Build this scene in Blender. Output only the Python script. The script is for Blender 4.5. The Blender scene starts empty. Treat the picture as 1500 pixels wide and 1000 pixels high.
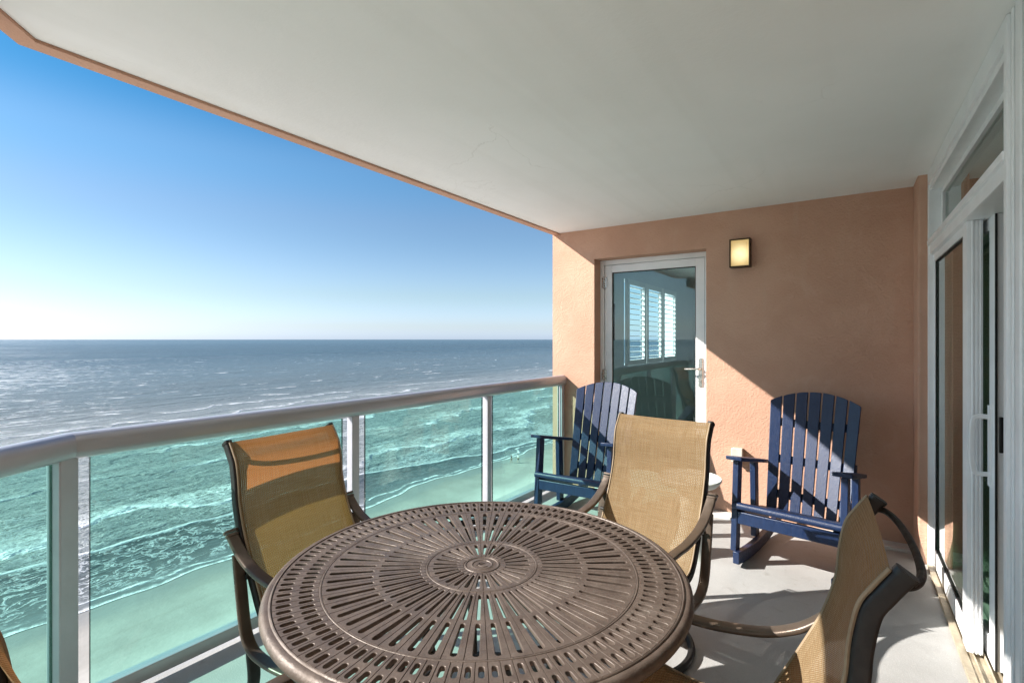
import bpy, bmesh, math, random
from mathutils import Vector, Matrix
R = math.radians
random.seed(7)
S = bpy.context.scene
COL = S.collection

# ------------------------------------------------------------------ camera
cam = bpy.data.cameras.new("Camera")
cam.sensor_width = 36.0
cam.lens = 735.0 / 1500.0 * 36.0
cam.shift_y = -0.002
cam.clip_start = 0.02
cam.clip_end = 200000
co = bpy.data.objects.new("Camera", cam)
COL.objects.link(co)
co.location = (0, 0, 1.4175)
co.rotation_euler = (R(90), 0, R(33.6))
S.camera = co

# ------------------------------------------------------------------ light
SUN_AZ = math.atan(0.69)                 # off the -X axis towards -Y
SUN_EL = math.atan(0.765 * math.cos(SUN_AZ))
sdir = Vector((-math.cos(SUN_AZ) * math.cos(SUN_EL), -math.sin(SUN_AZ) * math.cos(SUN_EL), math.sin(SUN_EL)))
W = bpy.data.worlds.new("World")
S.world = W
W.use_nodes = True
wn = W.node_tree
bg = wn.nodes["Background"]
sky = wn.nodes.new("ShaderNodeTexSky")
sky.sky_type = 'NISHITA'
sky.sun_disc = False
sky.sun_elevation = SUN_EL
sky.sun_rotation = math.atan2(sdir.x, sdir.y)
sky.altitude = 0
sky.air_density = 1.0
sky.dust_density = 0.6
sky.ozone_density = 2.5
# whiter haze low over the sea, deeper blue higher up
tc = wn.nodes.new("ShaderNodeTexCoord")
sepz = wn.nodes.new("ShaderNodeSeparateXYZ")
wn.links.new(tc.outputs["Generated"], sepz.inputs[0])
rp = wn.nodes.new("ShaderNodeValToRGB")
rp.color_ramp.interpolation = 'EASE'
cr = rp.color_ramp
STOPS = [(0.0, (0.62, 0.78, 1.26)), (0.03, (0.59, 0.67, 0.92)), (0.09, (0.56, 0.60, 0.665)), (0.21, (0.475, 0.555, 0.605)), (0.30, (0.38, 0.57, 0.645)), (0.39, (0.16, 0.46, 0.595)), (0.50, (0.28, 0.48, 0.62)), (0.70, (0.60, 0.68, 0.76)), (1.0, (0.70, 0.74, 0.80))]
cr.elements[0].position = STOPS[0][0]; cr.elements[0].color = (*STOPS[0][1], 1)
cr.elements[1].position = STOPS[-1][0]; cr.elements[1].color = (*STOPS[-1][1], 1)
for p_, c_ in STOPS[1:-1]:
    e_ = cr.elements.new(p_); e_.color = (*c_, 1)
wn.links.new(sepz.outputs[2], rp.inputs[0])
ml = wn.nodes.new("ShaderNodeMix"); ml.data_type = 'RGBA'; ml.blend_type = 'MULTIPLY'; ml.inputs[0].default_value = 1.0
wn.links.new(sky.outputs[0], ml.inputs[6]); wn.links.new(rp.outputs[0], ml.inputs[7])
wn.links.new(ml.outputs[2], bg.inputs[0])
bg.inputs[1].default_value = 0.0766
sl = bpy.data.lights.new("Sun", 'SUN')
sl.energy = 3.4
sl.angle = R(0.53)
sl.color = (1.0, 0.945, 0.87)
so = bpy.data.objects.new("Sun", sl)
COL.objects.link(so)
so.location = (-20, -14, 30)
so.rotation_euler = sdir.to_track_quat('Z', 'Y').to_euler()
S.view_settings.view_transform = 'Standard'
S.view_settings.look = 'None'
S.view_settings.exposure = 1.7
S.view_settings.gamma = 1.0
S.render.engine = 'CYCLES'
S.cycles.max_bounces = 12
S.cycles.diffuse_bounces = 6
S.cycles.transparent_max_bounces = 16
S.cycles.sample_clamp_indirect = 6.0
S.cycles.caustics_reflective = False
S.cycles.caustics_refractive = False

# ------------------------------------------------------------------ node helpers
class NT:
    def __init__(self, name):
        self.m = bpy.data.materials.new(name)
        self.m.use_nodes = True
        self.t = self.m.node_tree
        self.t.nodes.clear()
        self.out = self.t.nodes.new("ShaderNodeOutputMaterial")
    def n(self, typ, **kw):
        nd = self.t.nodes.new("ShaderNode" + typ)
        for k, v in kw.items():
            if k.startswith("i_"):
                key = k[2:].replace("_", " ")
                s = nd.inputs[int(key)] if key.isdigit() else nd.inputs[key]
                self.put(s, v)
            else:
                setattr(nd, k, v)
        return nd
    def put(self, sock, v):
        if isinstance(v, bpy.types.NodeSocket):
            self.t.links.new(v, sock)
        elif isinstance(v, bpy.types.Node):
            self.t.links.new(v.outputs[0], sock)
        else:
            if hasattr(sock.default_value, "__len__") and len(sock.default_value) == 4 and len(v) == 3:
                v = (*v, 1)
            sock.default_value = v
    def math(self, op, a, b=0.0, c=0.0, clamp=False):
        nd = self.t.nodes.new("ShaderNodeMath")
        nd.operation = op
        nd.use_clamp = clamp
        for i, v in enumerate((a, b, c)):
            self.put(nd.inputs[i], v)
        return nd.outputs[0]
    def mix(self, f, a, b):
        nd = self.t.nodes.new("ShaderNodeMix")
        nd.data_type = 'RGBA'
        self.put(nd.inputs[0], f)
        self.put(nd.inputs[6], a)
        self.put(nd.inputs[7], b)
        return nd.outputs[2]
    def ramp(self, v, lo, hi, a=0.0, b=1.0, smooth=True):
        nd = self.t.nodes.new("ShaderNodeMapRange")
        if smooth: nd.interpolation_type = 'SMOOTHSTEP'
        self.put(nd.inputs[0], v)
        for i, x in enumerate((lo, hi, a, b)):
            self.put(nd.inputs[i + 1], x)
        return nd.outputs[0]
    def noise(self, vec, scale, detail=4, rough=0.5, dist=0.0):
        nd = self.n("TexNoise", i_Scale=scale, i_Detail=detail, i_Roughness=rough, i_Distortion=dist)
        self.put(nd.inputs["Vector"], vec)
        return nd.outputs[0]
    def mapping(self, vec, scale=(1, 1, 1), rot=(0, 0, 0), loc=(0, 0, 0)):
        nd = self.n("Mapping")
        self.put(nd.inputs["Vector"], vec)
        nd.inputs["Location"].default_value = loc
        nd.inputs["Rotation"].default_value = rot
        nd.inputs["Scale"].default_value = scale
        return nd.outputs[0]
    def pos(self):
        return self.n("NewGeometry").outputs["Position"]
    def obj(self):
        return self.n("TexCoord").outputs["Object"]
    def uv(self):
        return self.n("TexCoord").outputs["UV"]
    def bump(self, h, dist, strength=1.0, normal=None):
        nd = self.n("Bump")
        nd.inputs["Strength"].default_value = strength
        nd.inputs["Distance"].default_value = dist
        self.put(nd.inputs["Height"], h)
        if normal is not None: self.put(nd.inputs["Normal"], normal)
        return nd.outputs[0]
    def pbr(self, color, rough=0.5, metal=0.0, normal=None, spec=0.5, **kw):
        nd = self.n("BsdfPrincipled")
        self.put(nd.inputs["Base Color"], color)
        self.put(nd.inputs["Roughness"], rough)
        self.put(nd.inputs["Metallic"], metal)
        self.put(nd.inputs["Specular IOR Level"], spec)
        if normal is not None: self.put(nd.inputs["Normal"], normal)
        for k, v in kw.items():
            self.put(nd.inputs[k.replace("_", " ")], v)
        return nd
    def done(self, sh):
        self.put(self.out.inputs[0], sh)
        return self.m

def painted(name, col, rough=0.45, metal=0.0, var=0.12, scale=9.0, bump=0.0, bscale=300, spec=0.5):
    t = NT(name)
    p = t.obj()
    n = t.noise(p, scale, 5, 0.6)
    c = t.mix(t.ramp(n, 0.3, 0.7), tuple(x * (1 - var) for x in col), tuple(min(1, x * (1 + var)) for x in col))
    nm = t.bump(t.noise(p, bscale, 3, 0.6), bump) if bump else None
    r = t.ramp(t.noise(p, scale * 3, 3), 0.3, 0.7, rough * 0.85, min(1, rough * 1.15))
    return t.done(t.pbr(c, r, metal, nm, spec))

def facing_fresnel(t, base=0.045, k=0.95):
    lw = t.n("LayerWeight", i_Blend=0.5).outputs["Facing"]
    return t.math('ADD', t.math('MULTIPLY', t.math('POWER', lw, 5.0), k), base, clamp=True)

def tinted_glass(name, tint, base=0.045, k=0.95, rough=0.0):
    t = NT(name)
    tr = t.n("BsdfTransparent", i_Color=tint)
    gl = t.n("BsdfGlossy", i_Color=(1, 1, 1), i_Roughness=rough)
    mx = t.n("MixShader", i_0=facing_fresnel(t, base, k))
    t.put(mx.inputs[1], tr); t.put(mx.inputs[2], gl)
    return t.done(mx)

# ------------------------------------------------------------------ materials
M = {}
def stucco():
    t = NT("peach stucco")
    p = t.pos()
    n1 = t.noise(p, 85, 2, 0.5)
    n2 = t.noise(p, 210, 3, 0.6)
    h = t.math('ADD', n1, t.math('MULTIPLY', n2, 0.5))
    big = t.noise(p, 1.3, 4, 0.6)
    c = t.mix(t.ramp(big, 0.3, 0.7), (0.54, 0.315, 0.222), (0.62, 0.38, 0.275))
    st = t.noise(t.mapping(p, (5, 5, 0.5)), 1.6, 4, 0.6)
    c = t.mix(t.ramp(st, 0.55, 0.8, 0, 0.25), c, (0.61, 0.44, 0.34))
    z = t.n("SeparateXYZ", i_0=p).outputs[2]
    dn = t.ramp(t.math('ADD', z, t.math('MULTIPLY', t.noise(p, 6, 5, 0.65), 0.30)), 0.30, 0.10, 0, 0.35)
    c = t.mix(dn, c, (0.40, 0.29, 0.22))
    tw = t.noise(p, 3.2, 6, 0.68, 0.8)
    c = t.mix(t.ramp(tw, 0.54, 0.66, 0, 0.22), c, (0.66, 0.44, 0.34))
    h = t.math('ADD', h, t.math('MULTIPLY', tw, 1.6))
    return t.done(t.pbr(c, 0.85, 0, t.bump(h, 0.0040, 1.0), 0.25))
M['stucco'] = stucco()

def ceiling_mat():
    t = NT("white ceiling paint")
    p = t.pos()
    c = t.mix(t.ramp(t.noise(p, 0.9, 5, 0.6), 0.3, 0.7), (0.86, 0.86, 0.85), (0.91, 0.91, 0.905))
    sx = t.n("SeparateXYZ", i_0=p)
    edge = t.ramp(t.math('ADD', sx.outputs[0], t.math('MULTIPLY', t.noise(p, 4, 5, 0.65), 0.22)), -2.10, -2.24)
    c = t.mix(t.math('MULTIPLY', edge, 0.28), c, (0.66, 0.63, 0.56))
    roll = t.noise(t.mapping(p, (7, 0.35, 1)), 1.0, 3, 0.5)
    c = t.mix(t.ramp(roll, 0.5, 0.7, 0, 0.22), c, (0.79, 0.79, 0.77))
    vo = t.n("TexVoronoi", feature='DISTANCE_TO_EDGE', i_Scale=0.8)
    wv = t.n("VectorMath", operation='ADD'); nz_ = t.n("TexNoise", i_Scale=2.5, i_Detail=6.0); t.put(nz_.inputs["Vector"], p)
    ws = t.n("VectorMath", operation='SCALE'); t.put(ws.inputs[0], nz_.outputs["Color"]); ws.inputs["Scale"].default_value = 0.5
    t.put(wv.inputs[0], p); t.put(wv.inputs[1], ws.outputs[0]); t.put(vo.inputs["Vector"], wv.outputs[0])
    crk = t.math('MULTIPLY', t.ramp(vo.outputs["Distance"], 0.0035, 0.001), t.ramp(t.noise(p, 0.9, 3), 0.54, 0.66, 0, 0.22))
    c = t.mix(crk, c, (0.5, 0.49, 0.46))
    sp = t.ramp(t.noise(p, 9, 6, 0.7), 0.70, 0.78, 0, 0.28)
    c = t.mix(sp, c, (0.62, 0.60, 0.55))
    h = t.math('ADD', t.noise(p, 45, 4, 0.6), t.math('MULTIPLY', t.noise(p, 3, 3), 2.0))
    return t.done(t.pbr(c, 0.75, 0, t.bump(h, 0.0012), 0.3))
M['ceiling'] = ceiling_mat()

def floor_mat():
    t = NT("grey epoxy floor")
    p = t.pos()
    big = t.noise(p, 1.7, 5, 0.62)
    c = t.mix(t.ramp(big, 0.3, 0.7), (0.36, 0.36, 0.355), (0.44, 0.44, 0.435))
    sp = t.noise(p, 260, 2, 0.5)
    c = t.mix(t.ramp(sp, 0.55, 0.75, 0, 0.35), c, (0.27, 0.26, 0.25))
    sp2 = t.noise(p, 210, 2, 0.5)
    c = t.mix(t.ramp(sp2, 0.6, 0.72, 0, 0.5), c, (0.70, 0.69, 0.67))
    st = t.noise(p, 5.5, 6, 0.7, 1.5)
    c = t.mix(t.ramp(st, 0.56, 0.72, 0, 0.45), c, (0.25, 0.235, 0.21))
    pit = t.noise(p, 48, 4, 0.7)
    c = t.mix(t.ramp(pit, 0.66, 0.74, 0, 0.5), c, (0.20, 0.19, 0.175))
    scf = t.noise(t.mapping(p, (3, 22, 1), (0, 0, 0.5)), 1.0, 5, 0.7)
    c = t.mix(t.ramp(scf, 0.66, 0.74, 0, 0.3), c, (0.22, 0.21, 0.2))
    h = t.math('ADD', t.noise(p, 160, 3, 0.6), t.math('MULTIPLY', t.noise(p, 14, 3), 1.2))
    return t.done(t.pbr(c, t.ramp(big, 0.3, 0.7, 0.42, 0.6), 0, t.bump(h, 0.0016), 0.4))
M['floor'] = floor_mat()

M['white'] = painted("white aluminium", (0.86, 0.87, 0.88), 0.35, 0, 0.05, 4)
M['ledge'] = painted("pale floor coating", (0.62, 0.60, 0.57), 0.6, 0, 0.1, 6, 0.001, 120)
M['rail'] = painted("satin railing paint", (0.44, 0.45, 0.49), 0.33, 0.35, 0.04, 3)
M['post'] = painted("pale railing post paint", (0.50, 0.50, 0.55), 0.36, 0.2, 0.06, 6)
M['gasket'] = painted("black rubber", (0.012, 0.012, 0.013), 0.6)
M['bronze'] = painted("bronze powder coat", (0.115, 0.086, 0.066), 0.36, 0.45, 0.12, 14, 0.0004, 260)
M['dark'] = painted("dark bronze powder coat", (0.011, 0.009, 0.008), 0.52, 0.15, 0.12, 14, 0.0003, 260)
M['castmetal'] = painted("cast table aluminium", (0.135, 0.100, 0.080), 0.48, 0.2, 0.14, 18, 0.0007, 240)
M['piping'] = painted('sling piping', (0.30, 0.22, 0.14), 0.7)
def cast_mat():
    t = NT("cast table aluminium")
    p = t.obj()
    c = t.mix(t.ramp(t.noise(p, 14, 5, 0.62), 0.3, 0.7), (0.088, 0.063, 0.050), (0.128, 0.096, 0.078))
    c = t.mix(t.ramp(t.noise(p, 4.0, 6, 0.7, 0.6), 0.56, 0.74, 0, 0.45), c, (0.175, 0.145, 0.122))
    c = t.mix(t.ramp(t.noise(p, 95, 4, 0.7), 0.66, 0.74, 0, 0.5), c, (0.25, 0.22, 0.19))
    c = t.mix(t.ramp(t.noise(p, 55, 5, 0.7), 0.68, 0.76, 0, 0.6), c, (0.05, 0.036, 0.028))
    r = t.ramp(t.noise(p, 22, 5, 0.6), 0.3, 0.7, 0.40, 0.60)
    h = t.math('ADD', t.noise(p, 150, 4, 0.65), t.math('MULTIPLY', t.noise(p, 38, 3), 1.6))
    return t.done(t.pbr(c, r, 0.2, t.bump(h, 0.0011), 0.5))
M['castmetal'] = cast_mat()
M['resin'] = painted("white resin", (0.70, 0.76, 0.70), 0.4, 0, 0.04, 6)
M['steel'] = painted("satin nickel", (0.60, 0.57, 0.52), 0.28, 0.9, 0.06, 20)
M['black'] = painted("black metal", (0.02, 0.018, 0.016), 0.45, 0.3)
M['lampframe'] = painted('dark brass lamp frame', (0.055, 0.035, 0.018), 0.4, 0.6)
M['outlet'] = painted("grey outlet cover", (0.55, 0.52, 0.46), 0.5)
M['threshold'] = painted("worn threshold metal", (0.50, 0.43, 0.32), 0.45, 0.3, 0.25, 10)
M['roomwall'] = painted("room paint", (0.68, 0.72, 0.73), 0.8, 0, 0.03, 2)
M['roomfloor'] = painted("room tile", (0.62, 0.56, 0.48), 0.35, 0, 0.08, 3)
M['roomdark'] = painted("dark furniture", (0.06, 0.05, 0.04), 0.5, 0, 0.1, 3)
M['shutter'] = painted("shutter paint", (0.82, 0.82, 0.80), 0.5, 0, 0.03, 3)
M['picture'] = painted("framed print", (0.35, 0.42, 0.46), 0.5, 0, 0.3, 14)
M['skin'] = painted("skin", (0.42, 0.25, 0.17), 0.6)
M['darkcloth'] = painted("dark cloth", (0.02, 0.025, 0.035), 0.9)
M['lightcloth'] = painted("light cloth", (0.62, 0.64, 0.62), 0.9)
M['hair'] = painted("brown hair", (0.04, 0.025, 0.018), 0.7)
M['hull'] = painted("white hull", (0.8, 0.8, 0.8), 0.3)

def blue_mat():
    t = NT("navy poly lumber")
    p = t.obj()
    g = t.noise(t.mapping(p, (60, 60, 6)), 3.0, 4, 0.6)
    c = t.mix(t.ramp(g, 0.3, 0.7), (0.0025, 0.014, 0.055), (0.005, 0.022, 0.078))
    c = t.mix(t.ramp(t.noise(p, 30, 5, 0.7), 0.62, 0.78, 0, 0.4), c, (0.08, 0.10, 0.16))
    h = t.math('ADD', t.noise(p, 170, 3, 0.6), g)
    return t.done(t.pbr(c, t.ramp(t.noise(p, 60, 3), 0.3, 0.7, 0.38, 0.5), 0, t.bump(h, 0.0009), 0.6))
M['blue'] = blue_mat()

def rail_glass():
    t = NT("teal railing glass")
    tr = t.n("BsdfTransparent", i_Color=(0.71, 0.95, 0.89))
    gl = t.n("BsdfGlossy", i_Roughness=0.0)
    mx = t.n("MixShader", i_0=facing_fresnel(t, 0.03, 0.7))
    t.put(mx.inputs[1], tr); t.put(mx.inputs[2], gl)
    p = t.pos()                                   # dried salt spray: thin film with drips and spots
    drip = t.ramp(t.noise(t.mapping(p, (14, 14, 1.2)), 1.0, 5, 0.65), 0.50, 0.80)
    spots = t.ramp(t.noise(p, 130, 3, 0.6), 0.66, 0.76)
    film = t.math('ADD', t.math('MULTIPLY', drip, 0.07), t.math('MULTIPLY', spots, 0.10))
    d = t.n("BsdfDiffuse", i_Color=(0.8, 0.82, 0.82))
    m2 = t.n("MixShader"); t.put(m2.inputs[0], film); t.put(m2.inputs[1], mx); t.put(m2.inputs[2], d)
    return t.done(m2)
M['railglass'] = rail_glass()
M['edgeglass'] = tinted_glass("dark green glass edge", (0.08, 0.22, 0.2), 0.05, 0.5)
M['doorglass'] = tinted_glass("tinted door glass", (0.78, 0.94, 0.95), 0.055, 0.6)
M['slideglass'] = tinted_glass("green sliding door glass", (0.50, 0.66, 0.56), 0.18, 0.8)

def sling_mat():
    t = NT("woven sling fabric")
    uv = t.uv()
    sx = t.n("SeparateXYZ", i_0=uv)
    u, v = sx.outputs[0], sx.outputs[1]          # metres
    k = 2 * math.pi / 0.0085
    su = t.math('SINE', t.math('MULTIPLY', u, k))
    sv = t.math('SINE', t.math('MULTIPLY', v, k * 1.1))
    weave = t.math('MULTIPLY', su, sv)
    au = t.math('ABSOLUTE', t.math('SINE', t.math('MULTIPLY', u, k / 2)))
    av = t.math('ABSOLUTE', t.math('SINE', t.math('MULTIPLY', v, k * 0.55)))
    hole = t.math('MULTIPLY', t.ramp(au, 0.50, 0.15), t.ramp(av, 0.55, 0.2))
    th = t.noise(t.mapping(uv, (330, 8, 1)), 1.0, 3, 0.6)
    tv = t.noise(t.mapping(uv, (8, 330, 1)), 1.0, 3, 0.6)
    tone = t.math('MULTIPLY', t.math('ADD', th, tv), 0.5)
    c = t.mix(t.ramp(tone, 0.38, 0.62), (0.32, 0.22, 0.118), (0.50, 0.375, 0.228))
    c = t.mix(t.ramp(weave, -0.4, 0.4, 0.75, 0.0), c, (0.13, 0.085, 0.042))
    c = t.mix(t.ramp(t.noise(uv, 9, 5, 0.65), 0.55, 0.8, 0, 0.25), c, (0.62, 0.53, 0.38))
    nm = t.bump(weave, 0.0009)
    d = t.n("BsdfDiffuse"); t.put(d.inputs[0], c); t.put(d.inputs["Normal"], nm)
    tl = t.n("BsdfTranslucent"); t.put(tl.inputs[0], t.mix(0.85, c, (0.53, 0.185, 0.045)))
    m1 = t.n("MixShader", i_0=0.30); t.put(m1.inputs[1], d); t.put(m1.inputs[2], tl)
    tr = t.n("BsdfTransparent")
    m2 = t.n("MixShader"); t.put(m2.inputs[0], t.math('MULTIPLY', hole, 0.85)); t.put(m2.inputs[1], m1); t.put(m2.inputs[2], tr)
    return t.done(m2)
M['sling'] = sling_mat()

def sand_mat():
    t = NT("beach sand")
    p = t.pos()
    uv = t.uv()
    u = t.n("SeparateXYZ", i_0=uv).outputs[0]
    n = t.noise(p, 0.25, 6, 0.65)
    dry = t.mix(t.ramp(n, 0.3, 0.7), (0.31, 0.285, 0.255), (0.37, 0.345, 0.31))
    st = t.noise(t.mapping(p, (1.2, 0.05, 1)), 1.0, 4, 0.6)
    dry = t.mix(t.ramp(st, 0.52, 0.68, 0, 0.35), dry, (0.28, 0.255, 0.22))
    spk = t.noise(p, 2.2, 5, 0.7)
    dry = t.mix(t.ramp(spk, 0.68, 0.76, 0, 0.5), dry, (0.17, 0.15, 0.12))
    wob = t.math('ADD', u, t.math('MULTIPLY', t.noise(p, 0.12, 4), 6.0))
    dry = t.mix(t.ramp(wob, 13.0, 22.0), dry, t.mix(n, (0.56, 0.52, 0.46), (0.66, 0.62, 0.56)))
    wet = t.ramp(wob, 10.0, 3.5)
    c = t.mix(t.math('MULTIPLY', wet, 0.55), dry, (0.20, 0.185, 0.16))
    r = t.ramp(wet, 0, 1, 0.85, 0.3)
    h = t.noise(p, 1.4, 5, 0.7)
    return t.done(t.pbr(c, r, 0, t.bump(h, 0.05), 0.4))
M['sand'] = sand_mat()

def sea_mat():
    t = NT("sea water and foam")
    p = t.pos()
    uv = t.uv()
    s = t.n("SeparateXYZ", i_0=uv)
    u, y = s.outputs[0], s.outputs[1]            # u = metres out from the waterline, y = along it
    # waves
    sw = t.noise(t.mapping(p, (0.055, 0.013, 1)), 1.0, 3, 0.5, 0.4)
    sw2 = t.noise(t.mapping(p, (0.15, 0.045, 1), (0, 0, 0.2)), 1.0, 4, 0.55, 0.6)
    ch = t.noise(t.mapping(p, (0.50, 0.20, 1), (0, 0, -0.2)), 1.0, 5, 0.62, 0.5)
    fine = t.noise(t.mapping(p, (1.9, 0.9, 1)), 1.0, 4, 0.65)
    cw = t.math('MULTIPLY', t.math('SUBTRACT', t.noise(t.mapping(p, (0.012, 0.020, 1)), 1.0, 4, 0.62), 0.5), 52.0)
    cw = t.math('ADD', cw, t.math('MULTIPLY', t.math('SUBTRACT', t.noise(t.mapping(p, (0.16, 0.11, 1)), 1.0, 5, 0.65), 0.5), 9.0))
    ph = t.math('FRACT', t.math('DIVIDE', t.math('ADD', u, cw), 25.0))
    roll = t.math('MULTIPLY', t.ramp(ph, 0.0, 0.07), t.ramp(ph, 0.45, 0.07))
    near = t.ramp(u, 260, 120)
    h = t.math('ADD', t.math('MULTIPLY', sw, 3.6), t.math('MULTIPLY', sw2, 2.6))
    h = t.math('ADD', h, t.math('MULTIPLY', ch, 1.5))
    h = t.math('ADD', h, t.math('MULTIPLY', fine, 0.85))
    h = t.math('ADD', h, t.math('MULTIPLY', t.math('MULTIPLY', roll, near), 1.1))
    calm = t.math('MULTIPLY', t.ramp(u, 2, 26, 0.05, 1.0), t.ramp(u, 500, 5000, 1.0, 0.30))
    hh = t.math('MULTIPLY', h, calm)
    # thin wash zone: its width tapers away along the shore
    u0 = t.ramp(y, 55, 128, 17.0, 0.0, smooth=False)
    wob = t.math('MULTIPLY', t.math('SUBTRACT', t.noise(t.mapping(p, (0.05, 0.05, 1)), 1.0, 4, 0.6), 0.5), 7.0)
    ue = t.math('ADD', u, wob)
    surf = t.ramp(t.math('SUBTRACT', ue, u0), 0.0, 1.0)
    # lace
    dp = t.n("VectorMath", operation='ADD')
    nz = t.n("TexNoise", i_Scale=0.35, i_Detail=4.0)
    t.put(nz.inputs["Vector"], p)
    sc = t.n("VectorMath", operation='SCALE'); t.put(sc.inputs[0], nz.outputs["Color"]); sc.inputs["Scale"].default_value = 3.2
    t.put(dp.inputs[0], p); t.put(dp.inputs[1], sc.outputs[0])
    def lace(scale, w, stretch=(1, 0.6, 1)):
        a = t.noise(t.mapping(dp.outputs[0], tuple(x * scale for x in stretch)), 1.0, 5, 0.62, 0.3)
        return t.ramp(t.math('ABSOLUTE', t.math('SUBTRACT', a, 0.5)), w, 0.0)
    l1 = lace(0.45, 0.055)
    l2 = lace(1.35, 0.080)
    l3 = lace(0.20, 0.040)
    patch = t.noise(t.mapping(p, (0.09, 0.035, 1)), 1.0, 5, 0.6, 0.5)
    dens = t.ramp(u, 18, 190, 0.66, 0.02, smooth=False)
    trail = t.ramp(ph, 0.0, 0.75, 1.0, 0.15, smooth=False)
    cover = t.ramp(t.math('ADD', t.math('ADD', patch, t.math('SUBTRACT', dens, 0.78)), t.math('MULTIPLY', trail, 0.22)), 0.28, 0.62)
    gran = t.ramp(t.noise(t.mapping(dp.outputs[0], (1.1, 0.7, 1)), 1.0, 6, 0.72), 0.42, 0.60)
    lace_all = t.math('MAXIMUM', t.math('MULTIPLY', l1, 0.85), t.math('MAXIMUM', t.math('MULTIPLY', l2, 0.8), t.math('MULTIPLY', l3, 0.6)))
    foam_surf = t.math('MULTIPLY', t.math('MULTIPLY', lace_all, t.math('MAXIMUM', cover, t.ramp(u, 200, 80, 0.0, 0.32))), surf)
    thick = t.math('MULTIPLY', t.math('MULTIPLY', t.ramp(cover, 0.55, 1.0), gran), 0.8)
    foam_surf = t.math('MAXIMUM', foam_surf, t.math('MULTIPLY', thick, surf))
    # breaker crests parallel to the shore, thick at the front and torn behind
    front = t.math('MULTIPLY', t.ramp(ph, 0.0, 0.02), t.ramp(ph, 0.20, 0.05))
    cn = t.noise(t.mapping(p, (0.03, 0.017, 1), loc=(3, 5, 0)), 1.0, 3, 0.6)
    crest = t.math('MULTIPLY', front, t.ramp(t.math('ADD', cn, t.ramp(u, 14, 220, 0.17, -0.13, smooth=False)), 0.47, 0.58))
    tex = t.ramp(t.noise(t.mapping(p, (0.9, 0.45, 1)), 1.0, 6, 0.7), 0.36, 0.55)
    crest = t.math('MULTIPLY', t.math('MULTIPLY', crest, t.math('MAXIMUM', tex, t.ramp(ph, 0.09, 0.04))), t.ramp(u, 420, 240))
    crest = t.math('MULTIPLY', crest, surf)
    # swash lines at the water's edge
    e1 = t.math('MULTIPLY', t.ramp(u, 0.0, 0.10), t.ramp(t.math('ADD', u, t.math('MULTIPLY', t.noise(p, 0.9, 5, 0.7), 1.6)), 1.75, 0.75))
    e2w = t.math('ADD', u, t.math('MULTIPLY', t.noise(p, 0.10, 4), 8.0))
    e2 = t.math('MULTIPLY', t.ramp(t.math('ABSOLUTE', t.math('SUBTRACT', e2w, 5.6)), 0.55, 0.0), tex)
    e3 = t.math('MULTIPLY', t.ramp(t.math('ABSOLUTE', t.math('SUBTRACT', t.math('SUBTRACT', ue, u0), 0.35)), 0.9, 0.0), 0.9)
    thin = t.math('MULTIPLY', t.math('MULTIPLY', lace(0.55, 0.05), t.ramp(y, 62, 34, 0.10, 0.75)), t.ramp(u, 1, 5))
    thin = t.math('MULTIPLY', thin, t.math('SUBTRACT', 1.0, surf))
    # whitecaps further out
    wc = t.noise(t.mapping(p, (0.14, 0.045, 1), loc=(7, 1, 0)), 1.0, 6, 0.70, 0.3)
    wfield = t.noise(t.mapping(p, (0.006, 0.003, 1), loc=(2, 8, 0)), 1.0, 3, 0.6)
    cap = t.math('MULTIPLY', t.ramp(t.math('ADD', wc, t.math('MULTIPLY', wfield, 0.10)), 0.695, 0.735), t.ramp(u, 90, 190))
    cap = t.math('MULTIPLY', cap, t.ramp(u, 3500, 700))
    # sun glitter painted as small white foam flecks, denser to the camera's left
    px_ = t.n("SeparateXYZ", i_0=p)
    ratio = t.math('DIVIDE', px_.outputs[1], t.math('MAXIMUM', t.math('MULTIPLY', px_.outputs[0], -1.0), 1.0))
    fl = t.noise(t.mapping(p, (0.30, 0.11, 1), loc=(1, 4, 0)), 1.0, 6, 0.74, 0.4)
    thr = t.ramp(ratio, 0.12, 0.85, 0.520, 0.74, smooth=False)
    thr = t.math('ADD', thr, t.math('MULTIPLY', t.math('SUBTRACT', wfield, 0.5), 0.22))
    glitter = t.math('MULTIPLY', t.ramp(t.math('SUBTRACT', fl, thr), 0.0, 0.045), t.ramp(u, 70, 220))
    cap = t.math('MAXIMUM', cap, glitter)  # whitecaps plus the painted sun glitter
    foam = foam_surf
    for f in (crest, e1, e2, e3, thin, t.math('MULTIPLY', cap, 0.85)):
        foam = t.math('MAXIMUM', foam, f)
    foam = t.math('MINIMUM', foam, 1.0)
    deep = t.mix(t.ramp(u, 20, 260), (0.15, 0.16, 0.14), (0.042, 0.080, 0.100))
    thinc = t.mix(t.ramp(u, 0, 14), (0.20, 0.19, 0.17), (0.13, 0.135, 0.125))
    wc_ = t.mix(surf, thinc, deep)
    streak = t.noise(t.mapping(p, (0.010, 0.0022, 1)), 1.0, 4, 0.6)
    wc_ = t.mix(t.ramp(streak, 0.4, 0.65, 0, 0.5), wc_, (0.055, 0.075, 0.080))
    nrm = t.bump(hh, 1.0, 0.95)
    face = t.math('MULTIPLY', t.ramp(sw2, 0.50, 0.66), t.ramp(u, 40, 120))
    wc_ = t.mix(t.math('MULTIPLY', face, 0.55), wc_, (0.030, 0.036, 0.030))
    water = t.pbr(wc_, t.ramp(u, 60, 900, 0.15, 0.28), 0, nrm, 0.5, IOR=1.333)
    fn = t.bump(t.math('ADD', hh, t.math('MULTIPLY', foam, 0.35)), 1.0, 0.8)
    fm = t.pbr((0.74, 0.76, 0.77), 0.8, 0, fn, 0.2)
    mx = t.n("MixShader"); t.put(mx.inputs[0], foam); t.put(mx.inputs[1], water); t.put(mx.inputs[2], fm)
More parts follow.
